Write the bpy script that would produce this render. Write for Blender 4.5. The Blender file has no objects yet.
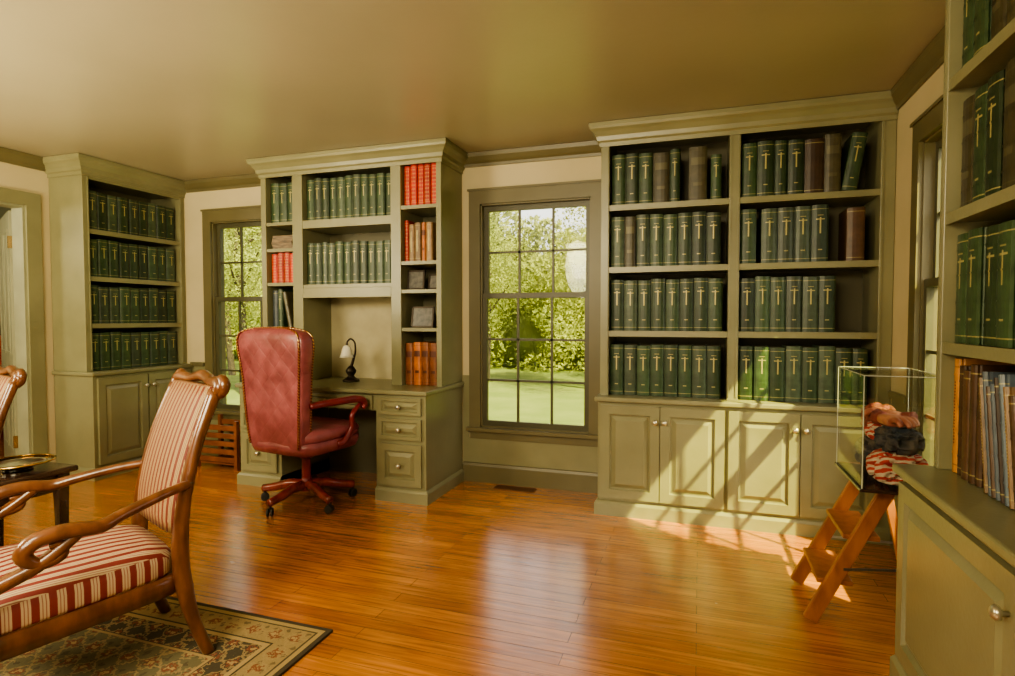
import bpy, bmesh, math, random
from mathutils import Vector, Matrix, noise
random.seed(4)
SC = bpy.context.scene
COL = SC.collection

# ------------------------------------------------------------------ materials
def nt(name):
    m = bpy.data.materials.new(name); m.use_nodes = True
    t = m.node_tree; b = t.nodes['Principled BSDF']
    return m, t, b
def N(t, typ, **kw):
    n = t.nodes.new(typ)
    for k, v in kw.items(): setattr(n, k, v)
    return n
def L(t, a, b): t.links.new(a, b)
def math_(t, op, a, b=None, c=None):
    n = t.nodes.new('ShaderNodeMath'); n.operation = op
    for i, v in enumerate((a, b, c)):
        if v is None: continue
        if isinstance(v, (int, float)): n.inputs[i].default_value = v
        else: L(t, v, n.inputs[i])
    return n.outputs[0]
def mix(t, f, a, b):
    n = t.nodes.new('ShaderNodeMix'); n.data_type = 'RGBA'
    for sock, v in ((n.inputs[0], f), (n.inputs[6], a), (n.inputs[7], b)):
        if isinstance(v, (int, float)): sock.default_value = v
        elif isinstance(v, tuple): sock.default_value = v + (1,) if len(v) == 3 else v
        else: L(t, v, sock)
    return n.outputs[2]
def M(name, c, rough=.5, c2=None, scale=5, bump=0, metal=0, spec=.5, detail=4, stretch=(1, 1, 1), coat=0, coatr=.1, bscale=None):
    m, t, b = nt(name)
    c2 = c2 or tuple(x * .82 for x in c)
    tc = N(t, 'ShaderNodeTexCoord'); mp = N(t, 'ShaderNodeMapping'); mp.inputs['Scale'].default_value = stretch
    L(t, tc.outputs['Object'], mp.inputs[0])
    no = N(t, 'ShaderNodeTexNoise'); no.inputs['Scale'].default_value = scale; no.inputs['Detail'].default_value = detail
    L(t, mp.outputs[0], no.inputs['Vector'])
    r = N(t, 'ShaderNodeValToRGB'); r.color_ramp.elements[0].position = .35; r.color_ramp.elements[1].position = .65
    r.color_ramp.elements[0].color = c + (1,); r.color_ramp.elements[1].color = c2 + (1,)
    L(t, no.outputs[0], r.inputs[0])
    L(t, r.outputs[0], b.inputs['Base Color'])
    b.inputs['Roughness'].default_value = rough; b.inputs['Metallic'].default_value = metal
    b.inputs['Specular IOR Level'].default_value = spec
    b.inputs['Coat Weight'].default_value = coat; b.inputs['Coat Roughness'].default_value = coatr
    if bump:
        n2 = no
        if bscale:
            n2 = N(t, 'ShaderNodeTexNoise'); n2.inputs['Scale'].default_value = bscale; L(t, mp.outputs[0], n2.inputs['Vector'])
        bp = N(t, 'ShaderNodeBump'); bp.inputs['Strength'].default_value = bump; bp.inputs['Distance'].default_value = .01
        L(t, n2.outputs[0], bp.inputs['Height']); L(t, bp.outputs[0], b.inputs['Normal'])
    return m

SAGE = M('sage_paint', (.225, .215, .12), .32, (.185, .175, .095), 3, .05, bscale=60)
SAGE_SHADE = M('sage_paint_shaded', (.12, .105, .054), .5, (.10, .088, .044), 3)  # same sage paint, with the shade of the recesses put into the colour
TRIM = M('olive_trim', (.135, .115, .055), .40, (.115, .098, .046), 3)
SASH = M('window_sash_paint', (.075, .07, .035), .4)
WALL = M('cream_wall', (.53, .45, .28), .7, (.47, .40, .24), 2, .06, bscale=120)
HALLW = M('hall_paint', (.30, .30, .18), .6)
DOORP = M('pale_door_paint', (.30, .30, .19), .5)
CEIL = M('ceiling_paint', (.41, .365, .255), .33, (.35, .31, .215), .7, .04, bscale=40)
CREAM = M('niche_paint', (.40, .35, .21), .6)
BRASS = M('brass', (.55, .42, .2), .25, metal=1)
PEWTER = M('pewter_knob', (.62, .58, .45), .28, metal=.8)
MAHOG = M('mahogany', (.22, .03, .02), .25, (.12, .016, .01), 6, .03, stretch=(4, 4, 1), coat=.5)
WALNUT = M('carved_walnut', (.16, .056, .021), .28, (.08, .026, .010), 9, .05, stretch=(3, 3, 1), coat=.5)
DARKW = M('dark_table_wood', (.04, .02, .013), .22, (.022, .011, .008), 8, coat=.4)
OAK = M('oak_steps', (.34, .12, .035), .4, (.22, .07, .022), 8, .05, stretch=(3, 3, 1))
RACKW = M('rack_wood', (.20, .065, .022), .4, (.12, .035, .014), 8, .05)
LEATHD = M('oxblood_leather_dark', (.17, .014, .018), .3, (.11, .008, .01), 7, .1)
BLACK = M('black_rubber', (.015, .017, .015), .45)
PAPER = M('book_pages', (.42, .35, .22), .8, (.34, .28, .16), 60, stretch=(8, 1, .2))
BRONZE = M('dark_bronze', (.04, .03, .022), .35, metal=.7)
VENTM = M('brown_metal', (.16, .07, .03), .5, metal=.3)
SILVER = M('silver', (.7, .67, .6), .15, metal=1)
GOLD = M('gold_rim', (.75, .5, .15), .2, metal=1)
MITT = M('brown_leather', (.52, .24, .14), .45, (.26, .07, .05), 16, .4)
NAVY = M('navy_cloth', (.022, .030, .048), .8, (.09, .07, .055), 14, .5)
RUSTC = M('maroon_cloth', (.24, .05, .035), .8, (.08, .025, .02), 18, .5)
GRASS = M('lawn', (.125, .15, .055), .95, (.095, .125, .04), 1.5, .2, spec=.1)
BARK = M('bark', (.07, .055, .04), .9, (.05, .04, .03), 8, .5)
FROST = M('frosted_shade', (.75, .72, .6), .3)
METALG = M('grey_metal', (.4, .4, .38), .4, metal=1)
PHOTO = M('dark_photo', (.05, .05, .05), .3, (.12, .11, .1), 30)
CUFF = M('cuff_white', (.42, .26, .18), .6)

def leather_mat():
    m, t, b = nt('rose_leather')
    tc = N(t, 'ShaderNodeTexCoord'); s = N(t, 'ShaderNodeSeparateXYZ'); L(t, tc.outputs['Object'], s.inputs[0])
    no = N(t, 'ShaderNodeTexNoise'); no.inputs['Scale'].default_value = 9; no.inputs['Detail'].default_value = 6; L(t, tc.outputs['Object'], no.inputs['Vector'])
    r = N(t, 'ShaderNodeValToRGB'); r.color_ramp.elements[0].position = .35; r.color_ramp.elements[1].position = .68
    r.color_ramp.elements[0].color = (.17, .035, .043, 1); r.color_ramp.elements[1].color = (.31, .085, .10, 1)
    L(t, no.outputs[0], r.inputs[0]); L(t, r.outputs[0], b.inputs['Base Color'])
    b.inputs['Roughness'].default_value = .38; b.inputs['Coat Weight'].default_value = .25; b.inputs['Coat Roughness'].default_value = .3
    k = 17.0
    a = math_(t, 'SINE', math_(t, 'MULTIPLY', math_(t, 'ADD', s.outputs[0], s.outputs[2]), k * 1.5)); c = math_(t, 'SINE', math_(t, 'MULTIPLY', math_(t, 'SUBTRACT', s.outputs[0], s.outputs[2]), k * 1.5))
    tuft = math_(t, 'POWER', math_(t, 'ABSOLUTE', math_(t, 'MULTIPLY', a, c)), .35)
    hgt = math_(t, 'ADD', math_(t, 'MULTIPLY', tuft, .8), math_(t, 'MULTIPLY', no.outputs[0], 1.2))
    bp = N(t, 'ShaderNodeBump'); bp.inputs['Strength'].default_value = .35; bp.inputs['Distance'].default_value = .008
    L(t, hgt, bp.inputs['Height']); L(t, bp.outputs[0], b.inputs['Normal'])
    return m
LEATH = leather_mat()
def stud_mat():
    m, t, b = nt('brass_nailhead_piping')
    tc = N(t, 'ShaderNodeTexCoord'); s = N(t, 'ShaderNodeSeparateXYZ'); L(t, tc.outputs['Object'], s.inputs[0])
    k = math_(t, 'GREATER_THAN', math_(t, 'SINE', math_(t, 'MULTIPLY', math_(t, 'ADD', s.outputs[2], math_(t, 'ABSOLUTE', s.outputs[0])), 330.0)), .0)
    L(t, mix(t, k, (.14, .015, .014), (.5, .32, .12)), b.inputs['Base Color']); L(t, k, b.inputs['Metallic']); b.inputs['Roughness'].default_value = .3
    return m
STUD = stud_mat()
def leaf_mat(name, c1, c2):
    m, t, b = nt(name)
    oi = N(t, 'ShaderNodeTexCoord'); no = N(t, 'ShaderNodeTexNoise'); no.inputs['Scale'].default_value = .8; no.inputs['Detail'].default_value = 3
    L(t, oi.outputs['Object'], no.inputs['Vector'])
    r = N(t, 'ShaderNodeValToRGB'); r.color_ramp.elements[0].position = .38; r.color_ramp.elements[1].position = .62
    r.color_ramp.elements[0].color = c1 + (1,); r.color_ramp.elements[1].color = c2 + (1,)
    L(t, no.outputs[0], r.inputs[0]); L(t, r.outputs[0], b.inputs['Base Color']); b.inputs['Roughness'].default_value = .9; b.inputs['Specular IOR Level'].default_value = .1
    tr = N(t, 'ShaderNodeBsdfTranslucent'); L(t, r.outputs[0], tr.inputs[0])
    ms = N(t, 'ShaderNodeMixShader'); ms.inputs[0].default_value = .5
    L(t, b.outputs[0], ms.inputs[1]); L(t, tr.outputs[0], ms.inputs[2]); L(t, ms.outputs[0], t.nodes['Material Output'].inputs[0])
    return m
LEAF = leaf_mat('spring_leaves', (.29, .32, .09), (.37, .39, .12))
LEAF2 = leaf_mat('darker_leaves', (.24, .28, .10), (.32, .35, .12))  # darker leaf tone for some trees and the nearer woodland
LEAF3 = leaf_mat('far_hazy_leaves', (.27, .30, .16), (.34, .36, .19))  # distance haze mixed into the leaf colour as a paler green

def glass_mat(name, rough=.02, f=.05, tint=(1, 1, 1)):
    m = bpy.data.materials.new(name); m.use_nodes = True; t = m.node_tree
    t.nodes.remove(t.nodes['Principled BSDF'])
    tr = N(t, 'ShaderNodeBsdfTransparent'); tr.inputs[0].default_value = tint + (1,)
    g = N(t, 'ShaderNodeBsdfGlossy'); g.inputs['Roughness'].default_value = rough
    lw = N(t, 'ShaderNodeLayerWeight'); lw.inputs[0].default_value = .5
    k = math_(t, 'MULTIPLY_ADD', math_(t, 'POWER', lw.outputs['Facing'], 4.0), .4, f)
    ms = N(t, 'ShaderNodeMixShader'); L(t, k, ms.inputs[0]); L(t, tr.outputs[0], ms.inputs[1]); L(t, g.outputs[0], ms.inputs[2])
    L(t, ms.outputs[0], t.nodes['Material Output'].inputs[0])
    return m
GLASS = glass_mat('window_glass', f=.015)
ACRYL = glass_mat('clear_acrylic', f=.04, tint=(.98, .98, .96))

def floor_mat():
    m, t, b = nt('oak_floor')
    tc = N(t, 'ShaderNodeTexCoord'); 
    br = N(t, 'ShaderNodeTexBrick'); br.offset = .37; br.squash = 1
    br.inputs['Scale'].default_value = 1; br.inputs['Brick Width'].default_value = 1.25; br.inputs['Row Height'].default_value = .075
    br.inputs['Mortar Size'].default_value = .0012; br.inputs['Mortar Smooth'].default_value = .4
    br.inputs['Color1'].default_value = (.68, .275, .050, 1); br.inputs['Color2'].default_value = (.51, .183, .032, 1)
    br.inputs['Mortar'].default_value = (.16, .05, .014, 1); br.inputs['Bias'].default_value = 0
    L(t, tc.outputs['Object'], br.inputs['Vector'])
    mp = N(t, 'ShaderNodeMapping'); mp.inputs['Scale'].default_value = (1.3, 26, 1); L(t, tc.outputs['Object'], mp.inputs[0])
    no = N(t, 'ShaderNodeTexNoise'); no.inputs['Scale'].default_value = 2.5; no.inputs['Detail'].default_value = 6; no.inputs['Distortion'].default_value = .7
    L(t, mp.outputs[0], no.inputs['Vector'])
    r = N(t, 'ShaderNodeValToRGB'); r.color_ramp.elements[0].position = .28; r.color_ramp.elements[1].position = .72
    r.color_ramp.elements[0].color = (.52, .44, .37, 1); r.color_ramp.elements[1].color = (1.12, 1.08, 1.02, 1)
    L(t, no.outputs[0], r.inputs[0])
    mx = N(t, 'ShaderNodeMix', data_type='RGBA', blend_type='MULTIPLY'); mx.inputs[0].default_value = 1
    L(t, br.outputs[0], mx.inputs[6]); L(t, r.outputs[0], mx.inputs[7])
    n3 = N(t, 'ShaderNodeTexNoise'); n3.inputs['Scale'].default_value = 3; n3.inputs['Detail'].default_value = 4; L(t, tc.outputs['Object'], n3.inputs['Vector'])
    m3 = N(t, 'ShaderNodeMix', data_type='RGBA', blend_type='MULTIPLY'); m3.inputs[0].default_value = 1
    r3 = N(t, 'ShaderNodeValToRGB'); r3.color_ramp.elements[0].position = .3; r3.color_ramp.elements[1].position = .6
    r3.color_ramp.elements[0].color = (.82, .79, .76, 1); r3.color_ramp.elements[1].color = (1, 1, 1, 1)
    L(t, n3.outputs[0], r3.inputs[0]); L(t, mx.outputs[2], m3.inputs[6]); L(t, r3.outputs[0], m3.inputs[7]); L(t, m3.outputs[2], b.inputs['Base Color'])
    L(t, math_(t, 'MULTIPLY_ADD', n3.outputs[0], .16, .16), b.inputs['Roughness'])
    b.inputs['Specular IOR Level'].default_value = .75
    b.inputs['Coat Weight'].default_value = 1; b.inputs['Coat Roughness'].default_value = .16; b.inputs['Coat IOR'].default_value = 1.7
    hgt = math_(t, 'ADD', math_(t, 'MULTIPLY', br.outputs['Fac'], -.8), math_(t, 'MULTIPLY', no.outputs[0], .45))
    bp = N(t, 'ShaderNodeBump'); bp.inputs['Strength'].default_value = .5; bp.inputs['Distance'].default_value = .005
    L(t, hgt, bp.inputs['Height']); L(t, bp.outputs[0], b.inputs['Normal']); L(t, bp.outputs[0], b.inputs['Coat Normal'])
    return m
FLOOR = floor_mat()

def stripe_mat(name, freq, red, cream, thin):
    m, t, b = nt(name)
    tc = N(t, 'ShaderNodeTexCoord'); s = N(t, 'ShaderNodeSeparateXYZ'); L(t, tc.outputs['Object'], s.inputs[0])
    sn = N(t, 'ShaderNodeSeparateXYZ'); L(t, tc.outputs['Normal'], sn.inputs[0])
    side = math_(t, 'GREATER_THAN', math_(t, 'ABSOLUTE', sn.outputs[0]), .75)
    co = math_(t, 'ADD', math_(t, 'MULTIPLY', side, s.outputs[1]), math_(t, 'MULTIPLY', math_(t, 'SUBTRACT', 1.0, side), s.outputs[0]))
    ph = math_(t, 'FRACT', math_(t, 'MULTIPLY_ADD', co, freq, 50.25))
    r = N(t, 'ShaderNodeValToRGB'); cr = r.color_ramp; cr.interpolation = 'CONSTANT'
    cr.elements[0].position = 0; cr.elements[0].color = red + (1,)
    cr.elements[1].position = .46; cr.elements[1].color = cream + (1,)
    for p, c in ((.60, thin), (.66, cream), (.80, thin), (.86, cream)):
        e = cr.elements.new(p); e.color = c + (1,)
    L(t, ph, r.inputs[0]); L(t, r.outputs[0], b.inputs['Base Color']); b.inputs['Roughness'].default_value = .6
    no = N(t, 'ShaderNodeTexNoise'); no.inputs['Scale'].default_value = 300; bp = N(t, 'ShaderNodeBump'); bp.inputs['Strength'].default_value = .2; bp.inputs['Distance'].default_value = .002
    L(t, no.outputs[0], bp.inputs['Height']); L(t, bp.outputs[0], b.inputs['Normal'])
    return m
STRIPE = stripe_mat('striped_seat_fabric', 25.0, (.19, .025, .024), (.50, .38, .25), (.28, .12, .08))
STRIPEB = stripe_mat('striped_back_fabric', 34.0, (.15, .028, .018), (.34, .23, .11), (.18, .08, .04))
def flag_mat():
    m, t, b = nt('red_white_stripes')
    tc = N(t, 'ShaderNodeTexCoord'); s = N(t, 'ShaderNodeSeparateXYZ'); L(t, tc.outputs['Object'], s.inputs[0])
    no = N(t, 'ShaderNodeTexNoise'); no.inputs['Scale'].default_value = 9; L(t, tc.outputs['Object'], no.inputs['Vector'])
    ph = math_(t, 'FRACT', math_(t, 'ADD', math_(t, 'MULTIPLY', math_(t, 'ADD', s.outputs[2], math_(t, 'MULTIPLY', s.outputs[1], .6)), 40.0), math_(t, 'MULTIPLY', no.outputs[0], 3.0)))
    L(t, mix(t, math_(t, 'GREATER_THAN', ph, .5), (.38, .035, .03), (.5, .42, .32)), b.inputs['Base Color']); b.inputs['Roughness'].default_value = .8
    return m
FLAG = flag_mat()

def rug_mat(hx, hy):
    m, t, b = nt('oriental_rug')
    tc = N(t, 'ShaderNodeTexCoord'); s = N(t, 'ShaderNodeSeparateXYZ'); L(t, tc.outputs['Object'], s.inputs[0])
    dx = math_(t, 'SUBTRACT', hx, math_(t, 'ABSOLUTE', s.outputs[0])); dy = math_(t, 'SUBTRACT', hy, math_(t, 'ABSOLUTE', s.outputs[1]))
    d = math_(t, 'MINIMUM', dx, dy)
    r = N(t, 'ShaderNodeValToRGB'); cr = r.color_ramp; cr.interpolation = 'CONSTANT'
    cr.elements[0].position = 0; cr.elements[0].color = (.06, .045, .025, 1)
    cr.elements[1].position = .018; cr.elements[1].color = (.36, .26, .11, 1)
    for p, c in ((.036, (.07, .055, .028, 1)), (.046, (.30, .215, .095, 1)), (.15, (.05, .04, .02, 1)), (.160, (.38, .27, .12, 1)), (.176, (.06, .048, .026, 1)), (.29, (.36, .25, .11, 1)), (.303, (.14, .12, .06, 1))):
        e = cr.elements.new(p); e.color = c
    L(t, d, r.inputs[0])
    band = math_(t, 'MULTIPLY', math_(t, 'GREATER_THAN', d, .046), math_(t, 'SUBTRACT', 1.0, math_(t, 'MAXIMUM', math_(t, 'COMPARE', d, .163, .015), math_(t, 'COMPARE', d, .297, .008))))
    nw = N(t, 'ShaderNodeTexNoise'); nw.inputs['Scale'].default_value = 11; nw.inputs['Detail'].default_value = 2; L(t, tc.outputs['Object'], nw.inputs['Vector'])
    sw = N(t, 'ShaderNodeSeparateXYZ'); L(t, nw.outputs['Color'], sw.inputs[0])
    X = math_(t, 'MULTIPLY_ADD', sw.outputs[0], .05, s.outputs[0]); Y = math_(t, 'MULTIPLY_ADD', sw.outputs[1], .05, s.outputs[1])
    no = N(t, 'ShaderNodeTexNoise'); no.inputs['Scale'].default_value = 70; no.inputs['Detail'].default_value = 2; L(t, tc.outputs['Object'], no.inputs['Vector'])
    jit = math_(t, 'MULTIPLY', math_(t, 'SUBTRACT', no.outputs[0], .5), .8)
    def lattice(scale, off):
        fx = math_(t, 'SUBTRACT', math_(t, 'FRACT', math_(t, 'MULTIPLY_ADD', X, scale, off)), .5)
        fy = math_(t, 'SUBTRACT', math_(t, 'FRACT', math_(t, 'MULTIPLY_ADD', Y, scale, off)), .5)
        return fx, fy
    fx, fy = lattice(10.5, 20.2)
    rad = math_(t, 'ADD', math_(t, 'SQRT', math_(t, 'ADD', math_(t, 'MULTIPLY', fx, fx), math_(t, 'MULTIPLY', fy, fy))), jit)
    dia = math_(t, 'ADD', math_(t, 'ADD', math_(t, 'ABSOLUTE', fx), math_(t, 'ABSOLUTE', fy)), jit)
    gx, gy = lattice(21, 40.1)
    sml = math_(t, 'ADD', math_(t, 'ADD', math_(t, 'ABSOLUTE', gx), math_(t, 'ABSOLUTE', gy)), jit)
    B = lambda v: math_(t, 'MULTIPLY', v, band)
    c = mix(t, B(math_(t, 'MULTIPLY', math_(t, 'LESS_THAN', sml, .26), .6)), r.outputs[0], (.06, .045, .025))
    c = mix(t, B(math_(t, 'MULTIPLY', math_(t, 'COMPARE', dia, .46, .08), .75)), c, (.34, .24, .11))
    c = mix(t, B(math_(t, 'MULTIPLY', math_(t, 'LESS_THAN', rad, .22), .85)), c, (.20, .06, .03))
    c = mix(t, B(math_(t, 'MULTIPLY', math_(t, 'LESS_THAN', rad, .09), .85)), c, (.40, .29, .13))
    L(t, c, b.inputs['Base Color']); b.inputs['Roughness'].default_value = .95
    n2 = N(t, 'ShaderNodeTexNoise'); n2.inputs['Scale'].default_value = 250
    bp = N(t, 'ShaderNodeBump'); bp.inputs['Strength'].default_value = .5; bp.inputs['Distance'].default_value = .004
    L(t, n2.outputs[0], bp.inputs['Height']); L(t, bp.outputs[0], b.inputs['Normal'])
    return m

BW, BH, BD = .08, .32, .215
def book_mat(name, c, gold=(.42, .36, .15), style='cross', rough=.40):
    m, t, b = nt(name)
    tc = N(t, 'ShaderNodeTexCoord'); s = N(t, 'ShaderNodeSeparateXYZ'); L(t, tc.outputs['Object'], s.inputs[0])
    x, y, z = s.outputs
    cmp = lambda a, v, e: math_(t, 'COMPARE', a, v, e)
    mul = lambda a, b_: math_(t, 'MULTIPLY', a, b_); mx = lambda a, b_: math_(t, 'MAXIMUM', a, b_)
    k = mul(mx(cmp(z, .297, .0018), cmp(z, .022, .0018)), .6)
    if style == 'cross':
        k = mx(k, mul(mul(cmp(z, .240, .003), cmp(x, 0, .020)), .8))
        k = mx(k, mul(mul(cmp(x, 0, .0036), cmp(z, .205, .045)), .9))
        k = mx(k, mul(mul(cmp(z, .262, .0022), cmp(x, 0, .014)), .6))
        k = mx(k, mul(mul(cmp(z, .07, .003), cmp(x, 0, .010)), .7))
    elif style == 'title':
        wv = math_(t, 'GREATER_THAN', math_(t, 'SINE', mul(z, 700.0)), .1)
        k = mx(k, mul(mul(cmp(x, 0, .010), cmp(z, .17, .09)), wv))
    elif style == 'ornate':
        wv = math_(t, 'GREATER_THAN', math_(t, 'SINE', mul(z, 210.0)), .35)
        wx = math_(t, 'GREATER_THAN', math_(t, 'SINE', mul(x, 420.0)), -.2)
        k = mx(k, mul(mul(mul(cmp(x, 0, .028), cmp(z, .16, .135)), wv), mul(wx, .55)))
    elif style == 'label':
        k = mx(k, mul(cmp(z, .235, .022), cmp(x, 0, .03)))
        k = mx(k, mul(cmp(z, .10, .010), cmp(x, 0, .02)))
    k = mul(k, math_(t, 'LESS_THAN', y, -BD / 2 + .02))
    no = N(t, 'ShaderNodeTexNoise'); no.inputs['Scale'].default_value = 25; L(t, tc.outputs['Object'], no.inputs['Vector'])
    oi = N(t, 'ShaderNodeObjectInfo')
    v = math_(t, 'MULTIPLY_ADD', oi.outputs['Random'], .9, .55)
    v = math_(t, 'MULTIPLY', v, math_(t, 'MULTIPLY_ADD', no.outputs[0], 1.1, .45))
    hs = N(t, 'ShaderNodeHueSaturation'); hs.inputs['Color'].default_value = c + (1,); L(t, v, hs.inputs['Value'])
    L(t, mix(t, k, hs.outputs[0], gold), b.inputs['Base Color'])
    b.inputs['Roughness'].default_value = rough
    L(t, mul(k, .3), b.inputs['Metallic'])
    bp = N(t, 'ShaderNodeBump'); bp.inputs['Strength'].default_value = .2; bp.inputs['Distance'].default_value = .003
    L(t, no.outputs[0], bp.inputs['Height']); L(t, bp.outputs[0], b.inputs['Normal'])
    return m
BK = {
 'green': (book_mat('green_binding', (.025, .046, .019)), 'dark green leather-bound volume with gold spine lettering'),
 'teal': (book_mat('teal_binding', (.042, .062, .035)), 'blue-green bound volume with gold spine lettering'),
 'olive': (book_mat('olive_binding', (.06, .05, .024), style='label', gold=(.10, .09, .05)), 'plain olive cloth bound volume'),
 'brown': (book_mat('brown_binding', (.06, .03, .015), style='plain'), 'dark brown cloth bound volume'),
 'red': (book_mat('red_binding', (.42, .022, .010), style='ornate', gold=(.65, .36, .10)), 'bright red bound volume with gold tooled spine'),
 'orange': (book_mat('orange_binding', (.32, .095, .02), style='label', gold=(.09, .03, .02)), 'orange bound volume with dark spine label'),
 'tan': (book_mat('tan_binding', (.22, .13, .06), style='title'), 'tan cloth bound book with gilt title'),
 'blue': (book_mat('blue_binding', (.07, .09, .11), style='plain'), 'thin slate blue paper covered book'),
 'gold': (book_mat('gold_binding', (.30, .13, .03), style='title', gold=(.1, .03, .02)), 'gold-brown bound book with dark red lettering'),
}

# ------------------------------------------------------------------ mesh helpers
def box(bm, x0, x1, y0, y1, z0, z1):
    vs = [bm.verts.new(p) for p in ((x0, y0, z0), (x1, y0, z0), (x1, y1, z0), (x0, y1, z0), (x0, y0, z1), (x1, y0, z1), (x1, y1, z1), (x0, y1, z1))]
    for f in ((0, 3, 2, 1), (4, 5, 6, 7), (0, 1, 5, 4), (1, 2, 6, 5), (2, 3, 7, 6), (3, 0, 4, 7)):
        bm.faces.new([vs[i] for i in f])
def mk(name, bm, mat, parent=None, loc=(0, 0, 0), rot=(0, 0, 0), smooth=False, bevel=0, **props):
    bmesh.ops.recalc_face_normals(bm, faces=bm.faces)
    me = bpy.data.meshes.new(name); bm.to_mesh(me); bm.free()
    me.materials.append(mat)
    if smooth:
        for p in me.polygons: p.use_smooth = True
    o = bpy.data.objects.new(name, me); COL.objects.link(o)
    o.location = loc; o.rotation_euler = rot
    if parent: o.parent = parent
    if bevel:
        md = o.modifiers.new('bevel', 'BEVEL'); md.width = bevel; md.segments = 2; md.limit_method = 'ANGLE'
    for k, v in props.items(): o[k] = v
    return o
def boxes(name, lst, mat, parent=None, **kw):
    bm = bmesh.new()
    for b in lst: box(bm, *b)
    return mk(name, bm, mat, parent, **kw)
def empty(name, loc, rz=0, **props):
    e = bpy.data.objects.new(name, None); e.empty_display_size = .1; COL.objects.link(e)
    e.location = loc; e.rotation_euler = (0, 0, rz)
    for k, v in props.items(): e[k] = v
    return e
def cat(pts, n):
    out = []
    P = [pts[0]] + list(pts) + [pts[-1]]
    for i in range(1, len(P) - 2):
        p0, p1, p2, p3 = [Vector(q) for q in P[i - 1:i + 3]]
        for j in range(n):
            u = j / n
            out.append(.5 * ((2 * p1) + (-p0 + p2) * u + (2 * p0 - 5 * p1 + 4 * p2 - p3) * u * u + (-p0 + 3 * p1 - 3 * p2 + p3) * u ** 3))
    out.append(Vector(pts[-1])); return out
def sweep(bm, pts, rad, seg=10, sub=5, flat=1.0, up=(0, 0, 1)):
    if isinstance(rad, (int, float)): rad = [rad] * len(pts)
    P = cat(pts, sub); n = len(pts) - 1
    R = []
    for i in range(len(P)):
        f = i / sub; a = min(int(f), n - 1); u = f - a; R.append(rad[a] * (1 - u) + rad[a + 1] * u)
    T = [(P[min(i + 1, len(P) - 1)] - P[max(i - 1, 0)]).normalized() for i in range(len(P))]
    S = T[0].cross(Vector(up))
    if S.length < .1: S = T[0].cross(Vector((1, 0, 0)))
    S.normalize(); rings = []
    for i, p in enumerate(P):
        S = (S - T[i] * S.dot(T[i])).normalized(); Nn = S.cross(T[i])
        rings.append([bm.verts.new(p + S * math.cos(2 * math.pi * k / seg) * R[i] * flat + Nn * math.sin(2 * math.pi * k / seg) * R[i]) for k in range(seg)])
    for a, b in zip(rings, rings[1:]):
        for k in range(seg): bm.faces.new((a[k], a[(k + 1) % seg], b[(k + 1) % seg], b[k]))
    bm.faces.new(rings[0][::-1]); bm.faces.new(rings[-1])
def loft(bm, rings, seg=36, ex=4, taper=0):
    R = []
    for (cx, cy, cz, rx, ry) in rings:
        r = []
        for k in range(seg):
            a = 2 * math.pi * k / seg; c, s = math.cos(a), math.sin(a)
            x = rx * math.copysign(abs(c) ** (2 / ex), c); y = ry * math.copysign(abs(s) ** (2 / ex), s)
            r.append(bm.verts.new((cx + x * (1 - taper * y), cy + y, cz)))
        R.append(r)
    for a, b in zip(R, R[1:]):
        for k in range(seg): bm.faces.new((a[k], a[(k + 1) % seg], b[(k + 1) % seg], b[k]))
    bm.faces.new(R[0][::-1]); bm.faces.new(R[-1])
def lathe(bm, prof, seg=20, c=(0, 0, 0), mat=None, cap=True):
    R = []
    for r, z in prof:
        ring = []
        for k in range(seg):
            v = Vector((max(r, 1e-4) * math.cos(2 * math.pi * k / seg), max(r, 1e-4) * math.sin(2 * math.pi * k / seg), z))
            if mat: v = mat @ v
            ring.append(bm.verts.new(v + Vector(c)))
        R.append(ring)
    for a, b in zip(R, R[1:]):
        for k in range(seg): bm.faces.new((a[k], a[(k + 1) % seg], b[(k + 1) % seg], b[k]))
    if cap: bm.faces.new(R[0][::-1]); bm.faces.new(R[-1])
def beam(bm, p0, p1, w, h, up=(0, 1, 0)):
    p0, p1 = Vector(p0), Vector(p1); T = (p1 - p0).normalized(); U = Vector(up); S = T.cross(U).normalized(); U = S.cross(T)
    v = [bm.verts.new(p + S * a * w / 2 + U * b * h / 2) for p in (p0, p1) for a, b in ((-1, -1), (1, -1), (1, 1), (-1, 1))]
    for f in ((0, 1, 2, 3), (7, 6, 5, 4), (0, 4, 5, 1), (1, 5, 6, 2), (2, 6, 7, 3), (3, 7, 4, 0)): bm.faces.new([v[i] for i in f])
def ubase(bm, prof, x0, x1, yf, yb, l=1, r=1):
    cols = []
    for o, z in prof:
        cols.append([bm.verts.new(p) for p in ((x0 - o * l, yb, z), (x0 - o * l, yf - o, z), (x1 + o * r, yf - o, z), (x1 + o * r, yb, z))])
    for a, b in zip(cols, cols[1:] + cols[:1]):
        for k in range(3): bm.faces.new((a[k], a[k + 1], b[k + 1], b[k]))
    bm.faces.new([c[0] for c in cols]); bm.faces.new([c[3] for c in cols][::-1])
CROWN = [(0, 2.30), (.008, 2.30), (.010, 2.325), (.022, 2.335), (.026, 2.36), (.045, 2.385), (.062, 2.40), (.068, 2.415), (.068, 2.437), (0, 2.437)]
BASEM = [(0, .0), (.018, .0), (.018, .07), (.008, .085), (0, .09)]

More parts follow.
